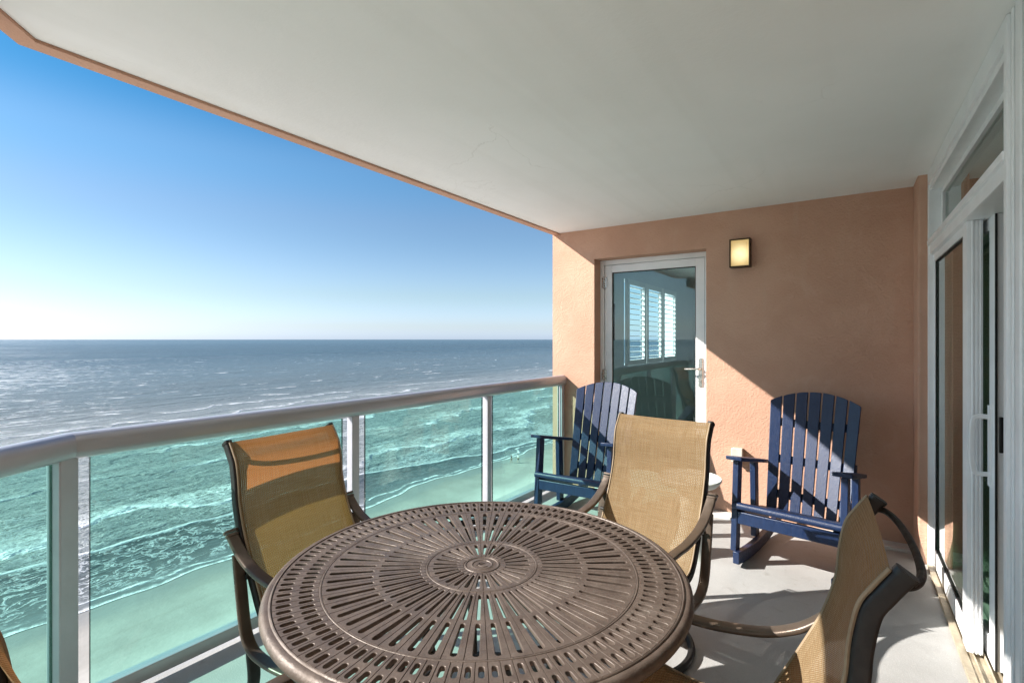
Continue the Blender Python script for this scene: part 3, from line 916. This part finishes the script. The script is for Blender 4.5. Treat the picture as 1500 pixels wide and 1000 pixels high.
# ------------------------------------------------------------------ round cast table
TH_, TR_ = 0.72, 0.62
tb = thing("patio_table", "round bronze cast metal patio table with slotted sunburst top", "table", (-0.94, 1.246, 0))
def cells(m, r0, r1, n, slots, ph=0.0, na=6):
    """ring of n cells, each with its slots (rA, rB, half width inner, half width outer)"""
    b = m.b
    g = 0.0011
    for i in range(n):
        a0 = ph + 2 * math.pi * i / n; a1 = ph + 2 * math.pi * (i + 1) / n; am = (a0 + a1) / 2
        ca, sa = math.cos(am), math.sin(am)
        nsl = len(slots)
        edges = [r0] + [(slots[k][1] + slots[k + 1][0]) / 2 for k in range(nsl - 1)] + [r1]
        for k, (rA, rB, wA, wB) in enumerate(slots):
            q0, q1 = edges[k], edges[k + 1]
            def bound(e, z, zin=None):
                pts = []
                e0 = e if k == 0 else 0.0
                e1 = e if k == nsl - 1 else 0.0
                for s in range(na):
                    f = s / (na - 1)
                    rr = q0 + e0
                    a = a0 + e / rr + (a1 - a0 - 2 * e / rr) * f
                    pts.append((rr * math.cos(a), rr * math.sin(a), z))
                for s in range(na):
                    f = s / (na - 1)
                    rr = q1 - e1
                    a = a1 - e / rr - (a1 - a0 - 2 * e / rr) * f
                    pts.append((rr * math.cos(a), rr * math.sin(a), z))
                return pts
            def slot(e, z):
                pts = []
                for s in range(na):
                    t = math.pi * (1 + s / (na - 1)) - math.pi / 2   # 90..270 -> inner end
                    x = rA + wA + math.cos(math.pi / 2 + math.pi * s / (na - 1) ) * (wA + e)
                    y = -math.sin(math.pi / 2 + math.pi * s / (na - 1)) * (wA + e)
                    pts.append((x, y))
                for s in range(na):
                    x = rB - wB + math.sin(math.pi * s / (na - 1)) * (wB + e)
                    y = math.cos(math.pi * s / (na - 1)) * (wB + e)
                    pts.append((x, y))
                return [(x * ca - y * sa, x * sa + y * ca, z) for x, y in pts]
            loops = [bound(0.0, -0.0115), bound(0.0, -0.0030), bound(g, 0.0), slot(0.0010, 0.0), slot(0.0, -0.0010), slot(0.0, -0.0115)]
            V = [[b.verts.new(p) for p in L] for L in loops]
            L = 2 * na
            for A, B in list(zip(V[1:-1], V[2:])) + [(V[-1], V[0])]:
                for j in range(L):
                    jj = (j + 1) % L
                    b.faces.new((A[j], A[jj], B[jj], B[j]))
m = MB()
cells(m, 0.056, 0.166, 28, [(0.074, 0.150, 0.0028, 0.0056)])
cells(m, 0.172, 0.466, 56, [(0.187, 0.309, 0.0034, 0.0046), (0.325, 0.454, 0.0056, 0.0076)])
cells(m, 0.472, 0.590, 112, [(0.487, 0.524, 0.0062, 0.0066), (0.543, 0.580, 0.0068, 0.0074)])
for v in m.b.verts: v.co.z += TH_; v.co.x += -0.94; v.co.y += 1.246
bmesh.ops.recalc_face_normals(m.b, faces=m.b.faces)
top = m.build("table_top", M['castmetal'], tb, smooth=30)
def ring(rc, w_, h_, z):
    return [(rc - w_, z - 0.006), (rc - w_, z), (rc - w_ * 0.6, z + h_), (rc, z + h_ * 1.25), (rc + w_ * 0.6, z + h_), (rc + w_, z), (rc + w_, z - 0.006)]
bd = MB()
for rc in (0.169, 0.469):
    bd.lathe([(a, z) for a, z in ring(rc, 0.0030, 0.0012, TH_ - 0.0006)], (-0.94, 1.246), 180)
bd.build("ring_bead", M['castmetal'], top)
rim = MB().lathe([(0.590, TH_ - 0.012), (0.590, TH_ - 0.001), (0.5925, TH_ + 0.0025), (0.596, TH_ + 0.002), (0.598, TH_ - 0.001), (0.606, TH_ + 0.0005), (0.613, TH_ - 0.003), (0.6185, TH_ - 0.010), (0.620, TH_ - 0.018), (0.617, TH_ - 0.026), (0.610, TH_ - 0.029), (0.606, TH_ - 0.033), (0.603, TH_ - 0.040), (0.596, TH_ - 0.043), (0.590, TH_ - 0.040)], (-0.94, 1.246), 200, close=True)
rim.build("rim", M['castmetal'], tb, smooth=50)
hub = MB().lathe([(0.056, TH_ - 0.0115), (0.056, TH_ - 0.002), (0.0535, TH_ + 0.001), (0.050, TH_ + 0.001), (0.048, TH_ - 0.001), (0.034, TH_ - 0.0005), (0.032, TH_ + 0.001), (0.0295, TH_ + 0.001), (0.028, TH_ - 0.0008), (0, TH_ - 0.0005)], (-0.94, 1.246), 64)
hb = hub.build("center_disc", M['castmetal'], tb)
em = MB()
for k in range(2):
    pts = [(-0.94 + 0.016 * math.cos(t) * (1 if k else 0.55) + (0.004 if k else -0.004), 1.246 + 0.012 * math.sin(t * (1 if k else 2)), TH_ + 0.0002) for t in [R(20 + 24 * i + 100 * k) for i in range(11)]]
    em.sweep(pts, circ(0.0022, 6, 0.0012))
em.build("relief_emblem", M['castmetal'], hb)
lgm = MB()
tcx, tcy = -0.94, 1.246
ap = MB().lathe([(0.43, TH_ - 0.013), (0.43, TH_ - 0.032), (0.422, TH_ - 0.032), (0.422, TH_ - 0.013)], (tcx, tcy), 80, close=True)
ap.build("apron_ring", M['dark'], tb)
for k in range(4):
    a = R(45 + 90 * k)
    ux, uy = math.cos(a), math.sin(a)
    prof = [(0.43, TH_ - 0.03), (0.36, 0.58), (0.26, 0.44), (0.22, 0.30), (0.29, 0.14), (0.40, 0.04), (0.43, 0.012)]
    pts = catmull([(tcx + ux * r, tcy + uy * r, z) for r, z in prof], 6)
    MB().sweep(pts, rrect(0.040, 0.026, 0.009, 3), up=(-uy, ux, 0)).build("leg", M['dark'], tb)
br = MB().lathe([(0.235, 0.305), (0.235, 0.285), (0.222, 0.285), (0.222, 0.305)], (tcx, tcy), 48, close=True)
br.build("stretcher_ring", M['dark'], tb)

# ------------------------------------------------------------------ sling chairs: local y = forward from the top of the back
HW = 0.250                                     # half distance between rail centres
PROF = [(0.0, 1.0), (0.030, 0.955), (0.052, 0.915), (0.066, 0.845), (0.075, 0.76), (0.106, 0.655), (0.150, 0.558), (0.203, 0.452), (0.246, 0.375), (0.305, 0.338), (0.46, 0.342), (0.59, 0.368), (0.645, 0.370), (0.680, 0.345)]
ARM = [(0.092, 0.645), (0.125, 0.610), (0.175, 0.573), (0.25, 0.541), (0.34, 0.524), (0.435, 0.516), (0.55, 0.519), (0.635, 0.508), (0.688, 0.466), (0.70, 0.40), (0.665, 0.325), (0.60, 0.268), (0.50, 0.238), (0.40, 0.226), (0.30, 0.226), (0.225, 0.245), (0.180, 0.305), (0.152, 0.44), (0.128, 0.585)]
def make_chair(label, swivel):
    t = thing("patio_chair", label, "chair", (0, 0, 0), 0, "woven sling chairs around the round table")
    prof = catmull([(0, y, z) for y, z in PROF], 8)
    for s in (-1, 1):
        def back_off(i, dist):
            d = (prof[min(i + 1, len(prof) - 1)] - prof[max(i - 1, 0)]).normalized()
            nn = Vector((0, d.z, -d.y))
            return prof[i] + nn * dist
        rail = MB(); secs = rrect(0.026, 0.036, 0.008, 4); rings = []
        for i, p in enumerate(prof):
            d = (prof[min(i + 1, len(prof) - 1)] - prof[max(i - 1, 0)]).normalized()
            nn = Vector((0, d.z, -d.y))
            q = p + nn * 0.018
            rings.append([rail.b.verts.new(Vector((s * HW, q.y, q.z)) + Vector((1, 0, 0)) * a + nn * c) for a, c in secs])
        for A, B in zip(rings[:-1], rings[1:]):
            for j in range(len(secs)):
                k = (j + 1) % len(secs)
                rail.b.faces.new((A[j], A[k], B[k], B[j]))
        rail.b.faces.new(rings[0]); rail.b.faces.new(list(reversed(rings[-1])))
        r_ = rail.build("side_rail", M['dark'], t, world=False)
        e = back_off(0, 0.018); dd = (prof[0] - prof[2]).normalized()
        e.x = s * HW
        cap = MB().sweep([e - dd * 0.004, e + dd * 0.007], rrect(0.030, 0.041, 0.010, 4), up=dd.cross(Vector((1, 0, 0))))
        cap.build("rail_cap", M['black'], r_, world=False)
    # sling: grid with a slight sag between the rails
    bm = bmesh.new()
    uvl = bm.loops.layers.uv.new("UVMap")
    pr = prof[1:-2]
    nu = 16
    arc = 0.0
    rows = []
    for i, p in enumerate(pr):
        if i: arc += (p - pr[i - 1]).length
        d = (pr[min(i + 1, len(pr) - 1)] - pr[max(i - 1, 0)]).normalized()
        nrm = Vector((0, d.z, -d.y))            # towards the sitter's back / down
        if nrm.z > 0: nrm.negate()
        endf = min(1.0, i / 6.0, (len(pr) - 1 - i) / 6.0)
        row = []
        for j in range(nu + 1):
            f = j / nu * 2 - 1
            x = f * (HW + 0.004)
            sag = 0.014 * (1 - f * f) * (0.35 + 0.65 * endf)
            q = p + nrm * sag
            row.append((bm.verts.new((x, q.y + 0.004, q.z + 0.004)), x, arc))
        rows.append(row)
    for i in range(len(rows) - 1):
        for j in range(nu):
            q = (rows[i][j], rows[i][j + 1], rows[i + 1][j + 1], rows[i + 1][j])
            f = bm.faces.new([v[0] for v in q])
            for l, v in zip(f.loops, q): l[uvl].uv = (v[1], v[2])
    me = bpy.data.meshes.new("sling")
    bm.to_mesh(me); bm.free()
    me.materials.append(M['sling'])
    for f in me.polygons: f.use_smooth = True
    so_ = bpy.data.objects.new("sling", me)
    COL.objects.link(so_); so_.parent = t
    # hem along the top and the two sides
    for s in (-1, 1):
        hem = MB().sweep([(s * (HW + 0.002), p.y + 0.004, p.z + 0.003) for p in pr], circ(0.0045, 6))
        hem.build("sling_piping", M['piping'], so_, world=False)
    # curved brace behind the top of the back
    bp = catmull([(-HW, 0.0, 0.965), (-HW * 0.93, -0.030, 0.968), (-HW * 0.6, -0.052, 0.962), (0, -0.060, 0.958), (HW * 0.6, -0.052, 0.962), (HW * 0.93, -0.030, 0.968), (HW, 0.0, 0.965)], 8)
    MB().sweep(bp, circ(0.0080, 10)).build("back_brace", M['dark'], t, world=False)
    for y, z in ((0.62, 0.345), (0.31, 0.310)):
        MB().sweep([(-HW, y, z), (HW, y, z)], circ(0.011, 10)).build("cross_bar", M['dark'], t, world=False)
    # arms: a wide flat loop each side
    pa = catmull([(0, y, z) for y, z in ARM], 6)
    for s in (-1, 1):
        xs = [s * (HW + 0.036)] * len(pa)
        arm = MB().sweep([(x, p.y, p.z) for x, p in zip(xs, pa)], rrect(0.046, 0.017, 0.0075, 4), up=(1, 0, 0) if False else (s * 0.0001, -0.3, 1) if False else (0, 0, 1)) if False else None
        # explicit frames: the flat side faces up along the arm and outwards along the loop
        m = MB(); secs = rrect(0.046, 0.019, 0.008, 4); rings = []
        for i, p in enumerate(pa):
            d = (pa[min(i + 1, len(pa) - 1)] - pa[max(i - 1, 0)]).normalized()
            nn = Vector((0, -d.z, d.y))
            rings.append([m.b.verts.new(Vector((xs[i], p.y, p.z)) + Vector((1, 0, 0)) * a + nn * c) for a, c in secs])
        for A, B in zip(rings[:-1], rings[1:]):
            for j in range(len(secs)):
                k = (j + 1) % len(secs)
                m.b.faces.new((A[j], A[k], B[k], B[j]))
        m.b.faces.new(rings[0]); m.b.faces.new(list(reversed(rings[-1])))
        a_ = m.build("arm", M['bronze'], t, world=False)
        cp = MB()
        for dy, dz, k in ((0.0, 0.0, 1.0), (-0.010, 0.012, 1.08)):
            c0 = Vector((xs[0], 0.092 + dy, 0.645 + dz)); d0 = Vector((0, -0.66, 0.75)) * 0.009
            cp.sweep([c0, c0 + d0], rrect(0.052 * k, 0.026 * k, 0.011, 4), up=(0, 0.75, 0.66))
        cp.build("arm_cap", M['bronze'], a_, world=False)
        for y, z in ((0.17, 0.50), (0.60, 0.35)):
            MB().sweep([(s * HW, y, z), (s * (HW + 0.03), y, z)], circ(0.009, 8)).build("arm_bolt", M['dark'], a_, world=False)
    if swivel:
        yc = 0.42
        col = MB().lathe([(0, 0.225), (0.10, 0.225), (0.10, 0.205), (0.035, 0.195), (0.032, 0.06), (0.045, 0.03), (0, 0.03)], (0, yc), 28)
        col.box(-HW - 0.03, HW + 0.03, yc - 0.03, yc + 0.03, 0.214, 0.236)
        col.build("swivel_column", M['dark'], t, world=False)
        rg = [(0.295 * math.cos(R(6 * k)), yc + 0.295 * math.sin(R(6 * k)), 0.016) for k in range(60)]
        MB().sweep(rg, circ(0.0165, 10), closed=True).build("base_ring", M['dark'], t, world=False)
        for k in range(4):
            a = R(45 + 90 * k)
            MB().sweep(catmull([(0.02 * math.cos(a), yc + 0.02 * math.sin(a), 0.085), (0.16 * math.cos(a), yc + 0.16 * math.sin(a), 0.060), (0.29 * math.cos(a), yc + 0.29 * math.sin(a), 0.018)], 6), rrect(0.034, 0.018, 0.007, 3)).build("base_spoke", M['dark'], t, world=False)
    else:
        for s in (-1, 1):
            for pts in (((0.225, 0.238), (0.235, 0.13), (0.185, 0.0)), ((0.56, 0.250), (0.585, 0.13), (0.64, 0.0))):
                p = catmull([(s * (HW + 0.036), y, z) for y, z in pts], 6)
                MB().sweep(p, rrect(0.046, 0.022, 0.008, 4), up=(0, 1, 0)).build("leg", M['dark'], t, world=False)
    return t
def put_chair(t, mid, fwd, k=1.0):
    """mid: plan point under the middle of the top of the back; fwd: facing direction"""
    fwd = Vector(fwd).normalized()
    t.location = (mid[0], mid[1], 0)
    t.rotation_euler = (0, 0, math.atan2(fwd.y, fwd.x) - math.pi / 2)
    t.scale = (k, k, k)
cA = make_chair("sling patio chair with its back to the glass railing, sunlight glowing through the weave", False)
put_chair(cA, (-2.105, 1.318), (1.0, 0.03))
cD = copy_tree(cA)
cD['label'] = "sling patio chair at the near left corner, only the top of its back in view"
put_chair(cD, (-0.95, 0.171), (0.0, 1.0))
cB = make_chair("sling swivel chair facing the camera, in front of the small resin side table", True)
put_chair(cB, (-0.815, 2.686), (-0.12, -0.99), 1.0)
cC = copy_tree(cB)
cC['label'] = "sling swivel chair seen side on beside the sliding door, with the back brace showing"
put_chair(cC, (0.066, 1.402), (-0.9993, -0.038))

# ------------------------------------------------------------------ rocking chairs: local y = 0 at the front rail, back towards +y
def make_rocker(label):
    t = thing("rocking_chair", label, "rocking chair", (0, 0, 0), 0, "navy rocking chairs by the end wall")
    bl = M['blue']
    for s in (-1, 1):
        n = 22
        lo, hi = [], []
        for k in range(n + 1):
            y = -0.085 + 0.93 * k / n
            c = (y - 0.30)
            z = 0.19 * c * c if c < 0 else 0.26 * c * c
            lo.append((y, z)); hi.append((y, z + 0.075))
        poly = lo + hi[::-1]
        xx = s * 0.262
        MB().prism(poly, lambda y, z: (xx - 0.019, y, z), lambda y, z: (xx + 0.019, y, z)).build("runner", bl, t, bevel=0.004, world=False)
        def zr(y):
            c = y - 0.30
            return (0.19 if c < 0 else 0.26) * c * c + 0.073
        q = [(-0.048, zr(-0.01)), (0.022, zr(0.03)), (0.070, 0.634), (0.000, 0.648)]
        xo = s * 0.292
        MB().prism(q, lambda y, z: (xo - 0.0175, y, z), lambda y, z: (xo + 0.0175, y, z)).build("front_leg", bl, t, bevel=0.003, world=False)
        MB().box(xo - 0.03, xo + 0.03, -0.02, -0.002, 0.27, 0.60).b.free()
        q = [(0.335, zr(0.335)), (0.405, zr(0.405)), (0.385, 0.573), (0.315, 0.587)]
        MB().prism(q, lambda y, z: (xo - 0.0175, y, z), lambda y, z: (xo + 0.0175, y, z)).build("rear_leg", bl, t, bevel=0.003, world=False)
        # arm: flat paddle, wider at the front
        po_ = [(-0.045, -0.044), (-0.045, 0.048), (-0.032, 0.054), (0.10, 0.053), (0.30, 0.042), (0.56, 0.030), (0.585, 0.022), (0.585, -0.018), (0.56, -0.026), (0.30, -0.038), (0.08, -0.048), (-0.032, -0.050)]
        x_ = s * 0.288
        def am(y, x, dz, x_=x_, s=s): return (x_ + s * x, y, 0.662 - 0.20 * y + dz)
        MB().prism(po_, lambda y, x: am(y, x, -0.012), lambda y, x: am(y, x, 0.012)).build("arm", bl, t, bevel=0.004, world=False)
        q = [(0.0, 0.28), (0.0, 0.352), (0.47, 0.233), (0.50, 0.165), (0.46, 0.165)]
        xi = s * 0.255
        MB().prism(q, lambda y, z: (xi - 0.0175, y, z), lambda y, z: (xi + 0.0175, y, z)).build("seat_side", bl, t, bevel=0.003, world=False)
    MB().box(-0.272, 0.272, -0.030, -0.004, 0.262, 0.338).build("front_apron", bl, t, bevel=0.004, world=False)
    MB().sweep([(-0.300, -0.020, 0.372), (0.300, -0.020, 0.372)], rrect(0.062, 0.042, 0.018, 4), up=(0, 0.2, 1)).build("seat_slat", bl, t, world=False)
    for k in range(5):
        y = 0.042 + 0.086 * k
        T = Matrix.Translation((0, y + 0.036, 0.366 - 0.255 * (y + 0.036))) @ Matrix.Rotation(R(-14.3), 4, 'X')
        MB().box(-0.272, 0.272, -0.038, 0.038, -0.010, 0.010, T).build("seat_slat", bl, t, bevel=0.003, world=False)
    # fan back of seven slats
    y0, z0, lean = 0.470, 0.235, R(17.5)
    H = 0.850
    def bp(sx, tt, dn): return (sx, y0 + tt * math.sin(lean) + dn * math.cos(lean), z0 + tt * math.cos(lean) - dn * math.sin(lean))
    wb, wt, gap = 0.490, 0.566, 0.011
    for k in range(7):
        def edge(fr, tt): return -(wb + (wt - wb) * tt / H) / 2 + (wb + (wt - wb) * tt / H) * fr
        f0, f1 = k / 7.0, (k + 1) / 7.0
        poly = [(edge(f0, 0) + gap / 2, 0), (edge(f1, 0) - gap / 2, 0)]
        for q in range(5):
            fr = f1 + (f0 - f1) * q / 4
            tt = H - 0.088 * (2 * fr - 1) ** 2
            xx = edge(fr, tt) + (gap / 2 if q == 4 else (-gap / 2 if q == 0 else 0))
            poly.append((xx, tt))
        def cup(x, tt, k=k):
            fr = (k + 0.5) / 7.0
            xc = edge(fr, tt)
            return -(0.040 * (xc / 0.28) ** 2 + 0.080 * xc / 0.0784 * (x - xc))
        MB().prism(poly, lambda x, tt: bp(x, tt, -0.010 + cup(x, tt)), lambda x, tt: bp(x, tt, 0.010 + cup(x, tt))).build("back_slat", bl, t, bevel=0.003, world=False)
    for tt, hw in ((0.36, 0.262), (0.62, 0.262), (0.12, 0.245)):
        xs_ = [-hw + 2 * hw * q / 12 for q in range(13)]
        MB().sweep([bp(x, tt, 0.024 - 0.040 * (x / 0.28) ** 2) for x in xs_], rrect(0.024, 0.056, 0.003, 1), up=(0, math.sin(lean), math.cos(lean))).build("back_brace", bl, t, bevel=0.003, world=False)
    MB().box(-0.242, 0.242, 0.345, 0.367, 0.15, 0.205).build("stretcher", bl, t, bevel=0.003, world=False)
    return t
rA = make_rocker("navy blue wooden rocking chair beside the glass railing, in front of the glass door")
rA.location = (-1.700, 3.375, 0); rA.rotation_euler = (0, 0, R(1.0))
rB = copy_tree(rA)
rB['label'] = "navy blue wooden rocking chair against the peach wall near the sliding door"
rB.location = (-0.292, 3.395, 0); rB.rotation_euler = (0, 0, R(-9.5))

# ------------------------------------------------------------------ resin side table
st = thing("side_table", "small round pale resin pedestal table beside the right rocking chair", "side table", (-0.865, 3.43, 0))
MB().lathe([(0, 0.494), (0.150, 0.494), (0.188, 0.502), (0.198, 0.508), (0.203, 0.503), (0.200, 0.490), (0.175, 0.462), (0.12, 0.440), (0.085, 0.425), (0, 0.425)], n=64).build("table_top", M['resin'], st, world=False)
MB().lathe([(0.082, 0.428), (0.062, 0.38), (0.054, 0.30), (0.062, 0.20), (0.085, 0.10), (0.120, 0.030), (0.138, 0.0), (0, 0.0)], n=64).build("pedestal", M['resin'], st, world=False)

# ------------------------------------------------------------------ people on the beach and a boat far out
def person(label, x, y, top, shorts, h=1.72, turn=0.0, step=0.16):
    z = SEA + 0.12
    t = thing("person", label, "person", (x, y, z), turn)
    k = h / 1.72
    def skinned(name, pts, edges, rad, mat, par):
        me = bpy.data.meshes.new(name)
        me.from_pydata([tuple(c * k for c in p) for p in pts], edges, [])
        o = bpy.data.objects.new(name, me); COL.objects.link(o); o.parent = par
        md = o.modifiers.new("Skin", 'SKIN')
        for i, r in enumerate(rad):
            me.skin_vertices[0].data[i].radius = (r * k, r * k)
        me.skin_vertices[0].data[0].use_root = True
        o.modifiers.new("Sub", 'SUBSURF').render_levels = 2
        me.materials.append(mat)
        return o
    pts = [(0, 0, 0.94), (0, 0, 1.12), (0, 0.0, 1.36), (0, 0, 1.48), (0, 0.01, 1.55), (0, 0.015, 1.63), (0, 0.0, 1.69),
           (0.17, 0, 1.40), (0.22, -0.02, 1.14), (0.23, 0.08, 0.90), (0.23, 0.10, 0.80),
           (-0.17, 0, 1.40), (-0.22, 0.02, 1.14), (-0.23, -0.04, 0.90), (-0.23, -0.04, 0.80),
           (0.09, 0, 0.88), (0.10, step * 0.7, 0.48), (0.10, step, 0.08), (0.10, step + 0.15, 0.03),
           (-0.09, 0, 0.88), (-0.10, -step * 0.4, 0.48), (-0.10, -step, 0.08), (-0.10, -step + 0.15, 0.03)]
    ed_ = [(0, 1), (1, 2), (2, 3), (3, 4), (4, 5), (5, 6), (2, 7), (7, 8), (8, 9), (9, 10), (2, 11), (11, 12), (12, 13), (13, 14),
           (0, 15), (15, 16), (16, 17), (17, 18), (0, 19), (19, 20), (20, 21), (21, 22)]
    rad = [.13, .12, .14, .055, .075, .10, .07, .06, .045, .035, .03, .06, .045, .035, .03, .09, .06, .04, .03, .09, .06, .04, .03]
    body = skinned("person_body", pts, ed_, rad, M['skin'], t)
    skinned("shirt", [(0, 0, 0.92), (0, 0, 1.14), (0, 0, 1.36), (0, 0, 1.45), (0.18, 0, 1.40), (0.22, -0.02, 1.18), (-0.18, 0, 1.40), (-0.22, 0.02, 1.18)],
            [(0, 1), (1, 2), (2, 3), (2, 4), (4, 5), (2, 6), (6, 7)], [.16, .15, .165, .09, .08, .065, .08, .065], top, t)
    skinned("shorts", [(0, 0, 0.96), (0.09, 0, 0.86), (0.10, step * 0.5, 0.62), (-0.09, 0, 0.86), (-0.10, -step * 0.3, 0.62)],
            [(0, 1), (1, 2), (0, 3), (3, 4)], [.15, .115, .10, .115, .10], shorts, t)
    skinned("hair", [(0, -0.02, 1.62), (0, -0.02, 1.70)], [(0, 1)], [.095, .085], M['hair'], t)
    return t
person("person in dark top and shorts standing at the water's edge", -60.6, 91.0, M['darkcloth'], M['darkcloth'], 1.75, R(150), 0.14)
person("person in pale top and dark shorts walking beside the water's edge", -59.6, 92.2, M['lightcloth'], M['darkcloth'], 1.70, R(170), 0.20)

# boat position: 3.6 photo pixels below the horizon
zb = 735 * 27 / 3.6
rb = (646 - 750) / 735.0 * zb
th = R(33.6)
bxp, byp = rb * math.cos(th) - zb * math.sin(th), rb * math.sin(th) + zb * math.cos(th)
bt = thing("motor_boat", "tiny white motor boat with a wake far out near the horizon", "boat", (bxp, byp, SEA), th)
hullp = [(-9, -2.6), (-9, 2.6), (4, 2.6), (8, 1.6), (11, 0), (8, -1.6), (4, -2.6)]
MB().prism(hullp, lambda x, y: (x * 0.92, y * 0.7, -0.4), lambda x, y: (x, y, 2.0 + 0.05 * max(0, x))).build("hull", M['hull'], bt, world=False)
MB().prism([(-5, -1.8), (-5, 1.8), (2, 1.6), (3.5, 0), (2, -1.6)], lambda x, y: (x, y, 2.0), lambda x, y: (x * 0.85 - 0.4, y * 0.85, 4.4)).build("cabin", M['hull'], bt, bevel=0.1, world=False)
wk = MB()
n = 24
ring_a, ring_b = [], []
for k in range(n + 1):
    x = -8 - 300 * k / n
    wd = 3 + 9 * (k / n) ** 0.7 + random.uniform(-1, 1)
    ring_a.append(wk.b.verts.new((x, wd, 0.45 * (1 - k / n) + 0.10))); ring_b.append(wk.b.verts.new((x, -wd, 0.45 * (1 - k / n) + 0.10)))
for k in range(n):
    wk.b.faces.new((ring_a[k], ring_a[k + 1], ring_b[k + 1], ring_b[k]))
wo = wk.build("boat_wake", M['foam'], None)
wo.location = (bxp, byp, SEA); wo.rotation_euler = (0, 0, th)
tag(wo, kind='stuff')
